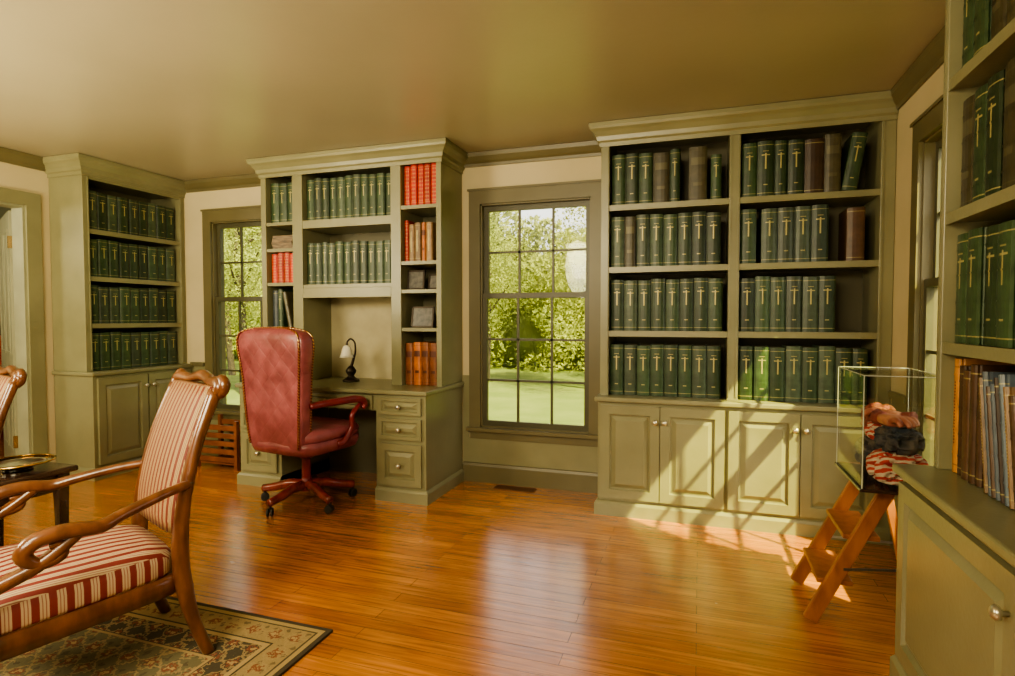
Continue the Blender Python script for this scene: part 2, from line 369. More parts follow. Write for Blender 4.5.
def knob(parent, loc, mat=PEWTER, name='knob'):
    bm = bmesh.new()
    m = Matrix.Rotation(math.radians(90), 4, 'X')
    lathe(bm, [(.006, 0), (.006, .012), (.015, .018), (.017, .024), (.012, .031), (.002, .034)], 14, mat=m)
    return mk(name, bm, mat, parent, loc=loc, smooth=True)
def panel(bm, x0, x1, z0, z1, yb, t=.02, fw=.055):
    yf = yb - t
    box(bm, x0, x0 + fw, yf, yb, z0, z1); box(bm, x1 - fw, x1, yf, yb, z0, z1)
    box(bm, x0 + fw, x1 - fw, yf, yb, z0, z0 + fw); box(bm, x0 + fw, x1 - fw, yf, yb, z1 - fw, z1)
    a = (x0 + fw, x1 - fw, z0 + fw, z1 - fw); yr = yf + .014
    def ring(i, y): return [bm.verts.new(p) for p in ((a[0] + i, y, a[2] + i), (a[1] - i, y, a[2] + i), (a[1] - i, y, a[3] - i), (a[0] + i, y, a[3] - i))]
    r0 = ring(0, yf); r1 = ring(.006, yr); r2 = ring(.014, yr); r3 = ring(.038, yf + .001)
    for p, q in ((r0, r1), (r1, r2), (r2, r3)):
        for k in range(4): bm.faces.new((p[k], p[(k + 1) % 4], q[(k + 1) % 4], q[k]))
    bm.faces.new(r3)
def door(parent, x0, x1, z0, z1, kx, kz, yb=0):
    bm = bmesh.new(); panel(bm, x0, x1, z0, z1, yb)
    d = mk('cabinet_door', bm, SAGE, parent)
    knob(d, (kx, yb - .02, kz)); return d
def drawer(parent, x0, x1, z0, z1, yb=0):
    bm = bmesh.new()
    panel(bm, x0, x1, z0, z1, yb, .02, .022 if (z1 - z0) < .2 else .045)
    d = mk('drawer', bm, SAGE, parent); knob(d, ((x0 + x1) / 2, yb - .02, (z0 + z1) / 2)); return d

# ------------------------------------------------------------------ books
def prof_book():
    h = BW / 2; t = .004; yf = -BD / 2
    out = [(-h, BD / 2), (-h, yf + .022), (-h + .004, yf + .016), (-h + .001, yf + .010)]
    for k in range(7):
        a = math.pi * (k + .5) / 7
        out.append((-math.cos(a) * (h - .002), yf + .012 - math.sin(a) * .012))
    out += [(h - .001, yf + .010), (h - .004, yf + .016), (h, yf + .022), (h, BD / 2), (h - t, BD / 2), (h - t, yf + .02), (-h + t, yf + .02), (-h + t, BD / 2)]
    return out
def book_meshes():
    bm = bmesh.new(); pr = prof_book()
    lo = [bm.verts.new((x, y, 0)) for x, y in pr]; hi = [bm.verts.new((x, y, BH)) for x, y in pr]
    n = len(pr)
    for k in range(n): bm.faces.new((lo[k], lo[(k + 1) % n], hi[(k + 1) % n], hi[k]))
    c1 = bm.faces.new(lo[::-1]); c2 = bm.faces.new(hi)
    for zb in (.055, .12, .20, .275):
        b2 = pr[4:11]
        lo2 = [bm.verts.new((x * 1.01, y - .0015, zb - .0025)) for x, y in b2]; hi2 = [bm.verts.new((x * 1.01, y - .0015, zb + .0025)) for x, y in b2]
        for k in range(len(b2) - 1): bm.faces.new((lo2[k], lo2[k + 1], hi2[k + 1], hi2[k]))
    bmesh.ops.recalc_face_normals(bm, faces=bm.faces)
    bmesh.ops.triangulate(bm, faces=[f for f in bm.faces if len(f.verts) > 4])
    me = bpy.data.meshes.new('book_cover'); bm.to_mesh(me); bm.free()
    bm = bmesh.new(); box(bm, -BW / 2 + .0045, BW / 2 - .0045, -BD / 2 + .0205, BD / 2 - .004, .004, BH - .005)
    mp = bpy.data.meshes.new('book_pages'); bm.to_mesh(mp); bm.free(); mp.materials.append(PAPER)
    return me, mp
COVER, PAGES = book_meshes(); COVERS = {}
for k, (m_, lab) in BK.items():
    c = COVER.copy(); c.materials.append(m_); COVERS[k] = c
def put_book(mat, kind, x, yfront, z, w, h, tilt=0, group='', d=BD):
    lab = BK[kind][1]
    o = bpy.data.objects.new('book', COVERS[kind]); COL.objects.link(o)
    sx, sy, sz = w / BW, d / BD, h / BH
    cx = x + w / 2
    m = mat @ Matrix.Translation((cx, yfront + d / 2, z))
    if tilt:
        m = mat @ Matrix.Translation((x + (w if tilt > 0 else 0), yfront + d / 2, z)) @ Matrix.Rotation(tilt, 4, 'Y') @ Matrix.Translation((-w / 2 if tilt > 0 else w / 2, 0, 0))
    o.matrix_world = m @ Matrix.Diagonal((sx, sy, sz, 1))
    o['label'] = lab + (', leaning' if tilt else ''); o['category'] = 'book'; o['group'] = group
    p = bpy.data.objects.new('page_block', PAGES); COL.objects.link(p); p.parent = o
def row(root, x0, yfront, z, specs, group, w=.082, h=.32, jit=.006, d=BD):
    mat = Matrix.Translation(root.location) @ Matrix.Rotation(root.rotation_euler[2], 4, 'Z')
    x = x0
    for s in specs:
        if isinstance(s, (int, float)): x += s; continue
        if isinstance(s, str): s = (s,)
        kind = s[0]; ww = s[1] if len(s) > 1 else w; hh = s[2] if len(s) > 2 else h; ti = s[3] if len(s) > 3 else 0
        hh2 = hh + (random.uniform(-jit, jit) if len(s) < 3 else 0)
        if ti > 0:
            put_book(mat, kind, x, yfront, z + .001, ww, hh2, ti, group, d)
            x += ww + abs(hh2 * math.sin(ti)) + .003
        elif ti < 0:
            put_book(mat, kind, x + abs(hh2 * math.sin(ti)), yfront, z + .001, ww, hh2, ti, group, d); x += ww * math.cos(ti) + .006
        else:
            put_book(mat, kind, x, yfront + random.uniform(0, .012), z + .001, ww, hh2, 0, group, d); x += ww + .0015
    return x

# ------------------------------------------------------------------ room shell
XL, XR, YB, YF, H = -4.75, 1.0, 4.0, -3.0, 2.44
def holes(bm, a0, a1, z0, z1, hs, put):
    x = a0
    for h0, h1, g0, g1 in sorted(hs):
        if h0 > x: put(x, h0, z0, z1)
        if g0 > z0: put(h0, h1, z0, min(g0, z1))
        if g1 < z1: put(h0, h1, g1, z1)
        x = h1
    if x < a1: put(x, a1, z0, z1)
WZ0, WZ1 = .443, 2.04
W1 = (-4.05, .71); W2 = (-1.519, .765); W3 = (3.22, .765)
hole = lambda x, w: (x - .03, x + w + .03, WZ0 - .03, WZ1 + .03)
ST = dict(kind='structure')
bm = bmesh.new(); holes(bm, XL - .12, XR + .12, 0, H, [hole(*W1), hole(*W2)], lambda a, b, c, d: box(bm, a, b, YB, YB + .12, c, d)); mk('wall_back', bm, WALL, **ST)
bm = bmesh.new(); holes(bm, YF, YB, 0, H, [(W3[0] - W3[1] - .03, W3[0] + .03, WZ0 - .03, WZ1 + .03)], lambda a, b, c, d: box(bm, XR, XR + .12, a, b, c, d)); mk('wall_right', bm, WALL, **ST)
bm = bmesh.new(); holes(bm, YF, YB, 0, H, [(2.06, 2.93, -.01, 2.06)], lambda a, b, c, d: box(bm, XL - .12, XL, a, b, c, d)); mk('wall_left', bm, WALL, **ST)
boxes('wall_front', [(XL - .12, XR + .12, YF - .12, YF, 0, H)], WALL, **ST)
boxes('floor', [(XL - 2.4, XR + .12, YF - .12, YB + .12, -.12, 0)], FLOOR, **ST)
boxes('ceiling', [(XL - 2.4, XR + .12, YF - .12, YB + .12, H, H + .12)], CEIL, **ST)
boxes('wall_hall', [(XL - 2.4, XL - 2.3, 0, YB + .12, 0, H), (XL - 2.4, XL - .12, YB + .02, YB + .12, 0, H), (XL - 2.4, XL - .12, 0, .1, 0, H)], HALLW, **ST)
def run(name, prof, pts, mat):
    bm = bmesh.new()
    for (p, q, nrm) in pts:
        a = [bm.verts.new((p[0] + nrm[0] * o, p[1] + nrm[1] * o, z)) for o, z in prof]
        b = [bm.verts.new((q[0] + nrm[0] * o, q[1] + nrm[1] * o, z)) for o, z in prof]
        k = len(prof)
        for i in range(k): bm.faces.new((a[i], a[(i + 1) % k], b[(i + 1) % k], b[i]))
        bm.faces.new(a[::-1]); bm.faces.new(b)
    return mk(name, bm, mat, **ST)
WC = [(0, 2.345), (.012, 2.345), (.016, 2.365), (.03, 2.38), (.05, 2.41), (.055, 2.438), (0, 2.438)]
WBm = [(0, 0), (.018, 0), (.018, .12), (.010, .14), (0, .145)]
run('trim_1', WC, [((XL + .4, YB), (-3.23, YB), (0, -1)), ((-1.69, YB), (-.62, YB), (0, -1))], TRIM)
run('trim_2', WC, [((XL, YF), (XL, 3.09), (1, 0))], TRIM)
run('trim_3', WC, [((XR, 2.25), (XR, 3.63), (-1, 0))], TRIM)
run('baseboard_back', WBm, [((XL + .43, YB), (-3.24, YB), (0, -1)), ((-1.69, YB), (-.62, YB), (0, -1))], TRIM)
run('baseboard_right', WBm, [((XR, 2.25), (XR, 3.55), (-1, 0))], TRIM)
run('baseboard_left', WBm, [((XL, YF), (XL, 1.95), (1, 0))], TRIM)
bm = bmesh.new()
cas = lambda x, w: (x - .12, x + w + .12, .33, 2.2)
for a, b in ((XL + .42, -3.23), (-1.69, -.615)):
    hs = [h for h in (cas(*W1), cas(*W2)) if a < (h[0] + h[1]) / 2 < b]
    hs = [(max(h[0], a), min(h[1], b), h[2], h[3]) for h in hs]
    holes(bm, a, b, .145, .80, hs, lambda p, q, c, d: box(bm, p, q, YB - .010, YB, c, d))
mk('trim_4', bm, SAGE, **ST)
boxes('trim_5', [(XL + .42, -4.18, YB - .03, YB, .80, .835)], TRIM, bevel=.006, **ST)
boxes('trim_6', [(XR - .01, XR, 3.345, 3.6, .145, .8), (XR - .03, XR, 3.345, 3.6, .8, .835)], SAGE, **ST)

def window(n, loc, rz, w):
    r = boxes('window_%d' % n, [
        (-.115, -.028, -.022, 0, WZ0 - .03, WZ1 + .028), (w + .028, w + .115, -.022, 0, WZ0 - .03, WZ1 + .028),
        (-.115, w + .115, -.022, 0, WZ1 + .028, WZ1 + .125), (-.125, w + .125, -.032, 0, WZ1 + .125, WZ1 + .14),
        (-.13, w + .13, -.055, .03, WZ0 - .055, WZ0 - .028), (-.11, w + .11, -.018, 0, WZ0 - .115, WZ0 - .055),
        (-.03, -.018, 0, .12, WZ0 - .03, WZ1 + .03), (w + .018, w + .03, 0, .12, WZ0 - .03, WZ1 + .03),
        (-.03, w + .03, 0, .12, WZ1 + .018, WZ1 + .03), (-.03, w + .03, 0, .12, WZ0 - .03, WZ0 - .018)], TRIM, loc=loc, rot=(0, 0, rz), **ST)
    zm = WZ0 + (WZ1 - WZ0) * .595
    for z0, z1, y, rows in ((zm - .02, WZ1 + .018, .045, 2), (WZ0 - .018, zm + .02, .012, 3)):
        l = [(-.018, .016, y, y + .03, z0, z1), (w - .016, w + .018, y, y + .03, z0, z1), (.016, w - .016, y, y + .03, z0, z0 + .038), (.016, w - .016, y, y + .03, z1 - .038, z1)]
        for i in (1, 2): l.append((w * i / 3 - .008, w * i / 3 + .008, y + .006, y + .024, z0 + .038, z1 - .038))
        for i in range(1, rows):
            zz = z0 + .038 + (z1 - z0 - .076) * i / rows; l.append((.016, w - .016, y + .006, y + .024, zz - .008, zz + .008))
        s = boxes('window_sash', l, SASH, r)
        boxes('window_pane', [(.01, w - .01, y + .013, y + .016, z0 + .03, z1 - .03)], GLASS, s)
window(1, (W1[0], YB, 0), 0, W1[1]); window(2, (W2[0], YB, 0), 0, W2[1]); window(3, (XR, W3[0], 0), -math.pi / 2, W3[1])

boxes('trim_7', [(XL, XL + .022, 2.93, 3.03, 0, 2.06), (XL, XL + .022, 1.96, 2.06, 0, 2.06), (XL, XL + .022, 1.96, 3.03, 2.06, 2.16)], SAGE, **ST)
boxes('trim_8', [(XL - .12, XL, 2.915, 2.93, 0, 2.06), (XL - .12, XL, 2.06, 2.075, 0, 2.06), (XL - .12, XL, 2.075, 2.915, 2.045, 2.06)], DOORP, **ST)
bm = bmesh.new()
box(bm, 0, .80, -.02, .02, .01, 2.03)
for z0, z1 in ((.2, .85), (.95, 1.9)):
    for x0, x1 in ((.1, .36), (.44, .70)): panel(bm, x0, x1, z0, z1, -.02, .004, .02)
for f_ in bm.verts: f_.co.y = -f_.co.y
dr = mk('door_1', bm, DOORP, loc=(XL - .13, 2.925, 0), rot=(0, 0, math.radians(180 - 25.5)), **ST)
for z in (.25, 1.75): boxes('hinge', [(-.012, .012, -.03, .03, z, z + .09)], BRASS, dr)

# ------------------------------------------------------------------ built-in bookcases
def bookcase(label, loc, rz, W, D, up, cz, bays, shelves, top, doors, l=1, r=1):
    root = empty('built_in_bookcase', loc, rz, label=label, category='bookcase')
    boxes('cabinet_body', [(0, W, 0, D - .002, .03, cz - .03)], SAGE, root, bevel=.003)
    bm = bmesh.new(); ubase(bm, BASEM, 0, W, -.002, D - .002, l, r); mk('base_molding', bm, SAGE, root)
    o = .018
    boxes('countertop', [(-o * l, W + o * r, -.028, D - .002, cz - .03, cz)], SAGE, root, bevel=.007)
    lst = []; xs = [0] + [v for b in bays for v in b] + [W]
    for i in range(0, len(xs), 2): lst.append((xs[i], xs[i + 1], up, D - .002, cz, 2.436))
    for a, b in bays: lst += [(a, b, up, up + .02, top, 2.436), (a, b, up + .02, D - .002, top + .02, 2.436)]
    boxes('bookcase_frame', lst, SAGE, root, bevel=.003)
    for a, b in bays: boxes('back_panel', [(a, b, D - .02, D - .003, cz, top + .02)], SAGE_SHADE, root)
    for a, b in bays:
        for p in (a - .014, b + .006): boxes('bead_molding', [(p, p + .008, up - .005, up, cz + .02, top + .014)], SAGE, root)
    for a, b in bays:
        for z in shelves:
            boxes('shelf', [(a, b, up + .012, D - .02, z - .028, z), (a, b, up + .004, up + .012, z - .034, z + .002)], SAGE, root)
    bm = bmesh.new(); ubase(bm, CROWN, 0, W, up - .001, D - .002, l, r); mk('crown_molding', bm, SAGE, root)
    for (a, b, kx, kz) in doors: door(root, a, b, .11, cz - .05, kx, kz)
    return root

RB = bookcase('sage green built-in bookcase with panelled doors, beside the window', (-.6, 3.58, 0), 0, 1.598, .42, .07, .74, [(.052, .755), (.816, 1.528)], [1.147, 1.547, 1.935], 2.34,
              [(.02, .375, .35, .60), (.38, .745, .405, .60), (.765, 1.14, 1.115, .60), (1.145, 1.53, 1.17, .60)], 1, 0)
LB = bookcase('sage green built-in bookcase with cabinet doors, beside the doorway', (-4.33, 3.10, 0), math.pi / 2, .898, .42, .06, .82, [(.05, .85)], [1.185, 1.545, 1.905], 2.28,
              [(.03, .44, .415, .68), (.455, .865, .48, .68)], 1, 0)
NB = bookcase('sage green built-in bookcase next to the display case', (.65, 2.23, 0), -math.pi / 2, 1.52, .35, .085, .74, [(.035, .73), (.79, 1.48)], [1.15, 1.56, 1.98], 2.38,
              [(.03, .785, .752, .60), (.815, 1.49, .86, .60)], 1, 1)

gA = 'green volumes in the bookcase by the window'
g = 'green'; te = 'teal'; ol = 'olive'; br_ = 'brown'
y = .07 + .03
row(RB, .058, y, 1.936, [.004, g, g, g, (ol, .10, .31), (g, .06), .05, (ol, .105, .325), .02, (g, .06, .27)], gA)
row(RB, .058, y, 1.548, [te, (ol, .07), te, g, g, g, g, g], gA)
row(RB, .058, y, 1.148, [g, te, g, (g, .085), g, g, g, g], gA)
row(RB, .058, y, .741, [g, te, (g, .08), g, g, g, te, g], gA)
row(RB, .822, y, 1.936, [.003, g, (g, .09), (g, .07), (g, .085), (br_, .10, .31), (ol, .085, .33), (g, .075, .32, .16)], gA)
row(RB, .822, y, 1.548, [g, .025, te, te, te, g, .09, (br_, .09, .30)], gA, w=.087)
row(RB, .822, y, 1.148, [g, g, g, te, te, g], gA, w=.083)
row(RB, .822, y, .741, [g, g, g, te, g, te, g, (g, .075)], gA, w=.084)
gB = 'green volumes in the bookcase by the doorway'
for z in (1.906, 1.546, 1.186, .821):
    row(LB, .056, .09, z, [random.choice([g, g, te]) for _ in range(9)], gB, w=.085, h=.29)
gC = 'volumes in the bookcase next to the display case'
for z in (1.981, 1.561, 1.151):
    row(NB, .045, .105, z, [random.choice([g, g, g, ol]) for _ in range(7)], gC, w=.09, h=.335, d=.20)
    row(NB, .80, .105, z, [random.choice([g, g, te]) for _ in range(6)], gC, w=.09, h=.325, d=.20)
row(NB, .042, .105, .741, [('gold', .04, .36), (br_, .04, .34), (br_, .05, .33), (br_, .035, .35), (br_, .03, .32), ('tan', .018, .32, -.17), ('blue', .016, .34, -.17), (br_, .02, .30, -.17), ('blue', .016, .31, -.17), (br_, .014, .33, -.17), ('blue', .022, .34, -.17), ('tan', .02, .31, -.17), (br_, .03, .29, -.17)], gC, d=.20)
row(NB, .80, .105, .741, [br_, 'tan', br_, g, g], gC, d=.20)

# ------------------------------------------------------------------ desk unit
DK = empty('built_in_desk', (-3.22, 3.385, 0), 0, label='sage green built-in desk with shelf hutch and drawers, between windows', category='desk')
Wd, Dd, U = 1.524, .613, .245
boxes('pedestal', [(0, .37, 0, Dd, .03, .72)], SAGE, DK, bevel=.003)
boxes('pedestal', [(1.15, Wd, 0, Dd, .03, .72)], SAGE, DK, bevel=.003)
boxes('apron', [(.37, 1.15, .02, .04, .60, .72)], SAGE, DK)
boxes('knee_panel', [(.37, 1.15, .56, .58, .0, .72)], SAGE_SHADE, DK)
for a, b in ((0, .37), (1.15, Wd)):
    bm = bmesh.new(); ubase(bm, BASEM, a, b, -.002, Dd, 1 if a == 0 else 0, 1 if a > 0 else 0); mk('base_molding', bm, SAGE, DK)
boxes('desktop', [(-.018, Wd + .018, -.03, Dd, .72, .75)], SAGE, DK, bevel=.007)
for a, b in ((.03, .34), (1.18, 1.495)):
    for z0, z1 in ((.585, .70), (.42, .56), (.11, .39)): drawer(DK, a, b, z0, z1)
drawer(DK, .40, 1.12, .61, .70, yb=.02)
cols = [(0, .047), (.29, .38), (1.13, 1.21), (1.485, Wd)]
lst = [(a, b, U, Dd, .75, 2.436) for a, b in cols]
TOP = 2.335
lst += [(.047, 1.485, U, U + .02, TOP, 2.436), (.047, 1.485, U + .02, Dd, TOP + .02, 2.436)]
lst += [(.38, 1.13, U, U + .02, 1.38, 1.455), (.047, .29, U, U + .02, .75, 1.09)]
boxes('hutch_frame', lst, SAGE, DK, bevel=.003)
for a, b, c_ in ((.047, .29, .75), (.38, 1.13, 1.455), (1.21, 1.485, .75)): boxes('back_panel', [(a, b, Dd - .02, Dd, c_, TOP)], SAGE_SHADE, DK)
boxes('niche_panel', [(.38, 1.13, Dd - .02, Dd, .75, 1.45)], CREAM, DK)
for z in (1.96, 1.76, 1.50, 1.14): boxes('shelf', [(.047, .29, U + .006, Dd - .02, z - .025, z)], SAGE, DK)
boxes('shelf', [(.38, 1.13, U + .004, Dd - .02, 1.90, 1.96)], SAGE, DK); boxes('shelf', [(.38, 1.13, U + .006, Dd - .02, 1.455, 1.48)], SAGE, DK)
for z in (2.02, 1.63, 1.43, 1.16): boxes('shelf', [(1.21, 1.485, U + .006, Dd - .02, z - .025, z)], SAGE, DK)
bm = bmesh.new(); ubase(bm, CROWN, 0, Wd, U - .001, Dd, 1, 1); mk('crown_molding', bm, SAGE, DK)
gD = 'green volumes in the desk hutch'
row(DK, .385, U + .03, 1.961, [random.choice([g, g, te]) for _ in range(11)], gD, w=.066, h=.31)
row(DK, .385, U + .03, 1.481, [g, g, (te, .05)] + [random.choice([g, te]) for _ in range(8)], gD, w=.066, h=.31)
row(DK, .053, U + .03, 1.961, [g, g, g], gD, w=.075, h=.30)
row(DK, .053, U + .03, 1.501, ['red', 'red', 'red', 'red'], 'red volumes in the desk hutch', w=.056, h=.225)
row(DK, .060, U + .03, 1.141, [('blue', .05, .30), (g, .045, .31), ('olive', .035, .29, -.2)], 'dark books in the desk hutch')
row(DK, 1.214, U + .03, 2.021, ['red'] * 5, 'red volumes in the desk hutch', w=.052, h=.285)
row(DK, 1.214, U + .03, 1.631, [('red', .035, .29), ('tan', .045, .26), ('tan', .05, .27), ('orange', .035, .27), ('tan', .05, .27)], 'tan books in the desk hutch')
row(DK, 1.216, U + .03, .751, ['orange'] * 4, 'orange volumes in the desk hutch', w=.062, h=.30)
bm = bmesh.new(); z = 0
for i in range(7):
    t = random.uniform(.012, .022); dx = random.uniform(0, .02); box(bm, dx, dx + .19, random.uniform(0, .01), .24, z, z + t - .002); z += t - .002
mk('paper_stack', bm, M('magazine_edges', (.28, .2, .12), .7, (.06, .05, .05), 40, stretch=(.3, .3, 6)), loc=(-3.22 + .06, 3.385 + U + .03, 1.761), label='stack of old papers and folders on a shelf', category='papers')
def frame(loc, rz, w, h, label):
    r = boxes('picture_frame', [(-w / 2, -w / 2 + .012, -.006, .006, 0, h), (w / 2 - .012, w / 2, -.006, .006, 0, h), (-w / 2, w / 2, -.006, .006, 0, .012), (-w / 2, w / 2, -.006, .006, h - .012, h)], BRONZE, loc=loc, rot=(math.radians(-8), 0, rz), label=label, category='picture frame')
    boxes('picture', [(-w / 2 + .012, w / 2 - .012, -.003, .003, .012, h - .012)], PHOTO, r)
frame((-3.22 + 1.29, 3.70, 1.432), .1, .13, .14, 'small dark framed photograph on a desk shelf')
frame((-3.22 + 1.42, 3.72, 1.432), -.2, .09, .11, 'tiny dark framed photograph on a desk shelf')
frame((-3.22 + 1.34, 3.70, 1.162), .05, .17, .15, 'wide dark framed picture on a desk shelf')

# desk lamp
LP = empty('desk_lamp', (-2.50, 3.74, .751), .3, label='bronze desk lamp with frosted glass shade on the desk', category='lamp'); LP.scale = (.88,) * 3
bm = bmesh.new(); lathe(bm, [(.07, 0), (.072, .01), (.06, .02), (.035, .035), (.025, .05), (.042, .075), (.046, .095), (.028, .12), (.016, .135)], 24); mk('lamp_base', bm, BRONZE, LP, smooth=True)
bm = bmesh.new(); sweep(bm, [(0, 0, .12), (.018, 0, .18), (.038, 0, .25), (.034, 0, .33), (0, 0, .365), (-.03, 0, .34), (-.034, 0, .31)], [.014, .012, .009, .008, .008, .008, .012], 8); mk('lamp_arm', bm, BRONZE, LP, smooth=True)
bm = bmesh.new(); lathe(bm, [(.012, .31), (.03, .30), (.042, .27), (.05, .235), (.064, .205), (.062, .205), (.048, .235), (.039, .27), (.027, .296), (.010, .306)], 24, c=(-.034, 0, 0)); mk('lamp_shade', bm, FROST, LP, smooth=True)

# slatted wooden magazine rack below the far window
MR = empty('magazine_rack', (-3.72, 3.78, 0), 0, label='slatted reddish wood magazine rack on the floor beneath the window', category='rack')
for sx in (-1, 1):
    for sy in (-1, 1): boxes('post', [(sx * .20 - .015, sx * .20 + .015, sy * .12 - .015, sy * .12 + .015, 0, .40)], RACKW, MR)
for sy in (-1, 1):
    for i in range(5): boxes('slat', [(-.185, .185, sy * .12 - .008, sy * .12 + .008, .06 + i * .065, .10 + i * .065)], RACKW, MR)
boxes('rack_base', [(-.185, .185, -.11, .11, .035, .05)], RACKW, MR)

# ------------------------------------------------------------------ executive chair
def exec_chair(loc, rz):
    R = empty('office_chair', loc, rz, label='worn oxblood leather high-back swivel chair with wooden star base', category='chair')
    bm = bmesh.new(); lathe(bm, [(.05, .09), (.055, .12), (.04, .15), (.03, .17), (.03, .30), (.045, .31), (.05, .33), (.14, .345), (.14, .375)], 20); mk('column', bm, LEATHD, R, smooth=False)
    for k in range(5):
        a = 2 * math.pi * k / 5 + .35; c, s = math.cos(a), math.sin(a)
        bm = bmesh.new(); sweep(bm, [(c * .03, s * .03, .125), (c * .12, s * .12, .125), (c * .22, s * .22, .10), (c * .31, s * .31, .085)], [.034, .032, .028, .026], 8)
        lg = mk('base_leg', bm, MAHOG, R, smooth=True)
        bm = bmesh.new(); m = Matrix.Rotation(a + .6, 4, 'Z') @ Matrix.Rotation(math.pi / 2, 4, 'X')
        for o in (-.018, .008): lathe(bm, [(.018, 0), (.027, .002), (.027, .010), (.018, .012)], 16, c=(c * .30, s * .30, .0275), mat=m @ Matrix.Translation((0, 0, o)))
        sweep(bm, [(c * .30, s * .30, .03), (c * .30, s * .30, .085)], .009, 8, 1)
        mk('caster', bm, BLACK, lg)
    bm = bmesh.new(); loft(bm, [(0, 0, .375, .22, .22), (0, 0, .38, .27, .25), (0, 0, .42, .285, .265), (0, 0, .455, .285, .265)], 40, 5); mk('seat_base', bm, LEATH, R, smooth=True)
    bm = bmesh.new(); loft(bm, [(0, -.01, .452, .26, .24), (0, -.01, .46, .283, .268), (0, -.01, .50, .288, .275), (0, -.01, .525, .27, .255), (0, -.01, .535, .21, .20), (0, -.01, .538, .1, .1)], 44, 4); mk('seat_cushion', bm, LEATH, R, smooth=True)
    zs = [(.41, .20, .040, .215), (.43, .23, .048, .215), (.55, .246, .052, .22), (.70, .258, .054, .226), (.85, .270, .054, .231), (.95, .282, .058, .236), (1.03, .294, .062, .240), (1.09, .294, .062, .243), (1.125, .282, .058, .245), (1.146, .252, .048, .246), (1.160, .19, .034, .247), (1.168, .11, .02, .247), (1.170, .04, .010, .247)]
    bm = bmesh.new(); loft(bm, [(0, y_, z_, w_, t_) for z_, w_, t_, y_ in zs], 56, 5.5); mk('backrest', bm, LEATH, R, smooth=True)
    for off in (-.90, .90):
        bm = bmesh.new(); pts = [(-w_ * .94, y_ + t_ * off, z_) for z_, w_, t_, y_ in zs[1:-1]] + [(w_ * .94, y_ + t_ * off, z_) for z_, w_, t_, y_ in reversed(zs[1:-1])]
        sweep(bm, pts, .007, 6, 3); mk('nailhead_trim', bm, STUD, R, smooth=True)
    for i, z_ in enumerate((.66, .78, .90, 1.02)):
        for x_ in ((-.16, -.053, .053, .16) if i % 2 else (-.107, 0, .107)):
            yb = .222 + max(0, z_ - .55) * .04 - .058
            bm = bmesh.new(); bmesh.ops.create_icosphere(bm, subdivisions=2, radius=.011); mk('button', bm, LEATHD, R, loc=(x_, yb, z_), smooth=True)
    for sx in (-1, 1):
        bm = bmesh.new(); sweep(bm, [(sx * .272, .21, .69), (sx * .295, .12, .70), (sx * .31, 0, .70), (sx * .315, -.12, .70), (sx * .315, -.19, .685), (sx * .315, -.215, .655), (sx * .315, -.195, .63)], [.018, .022, .024, .025, .025, .022, .016], 12); mk('armrest', bm, LEATHD, R, smooth=True)
        bm = bmesh.new(); sweep(bm, [(sx * .315, -.17, .66), (sx * .315, -.10, .60), (sx * .31, -.10, .52), (sx * .30, -.05, .44), (sx * .28, 0, .42)], [.015, .019, .021, .024, .026], 10, flat=.8); mk('arm_support', bm, LEATHD, R, smooth=True)
    return R
exec_chair((-2.47, 3.17, 0), math.radians(170))

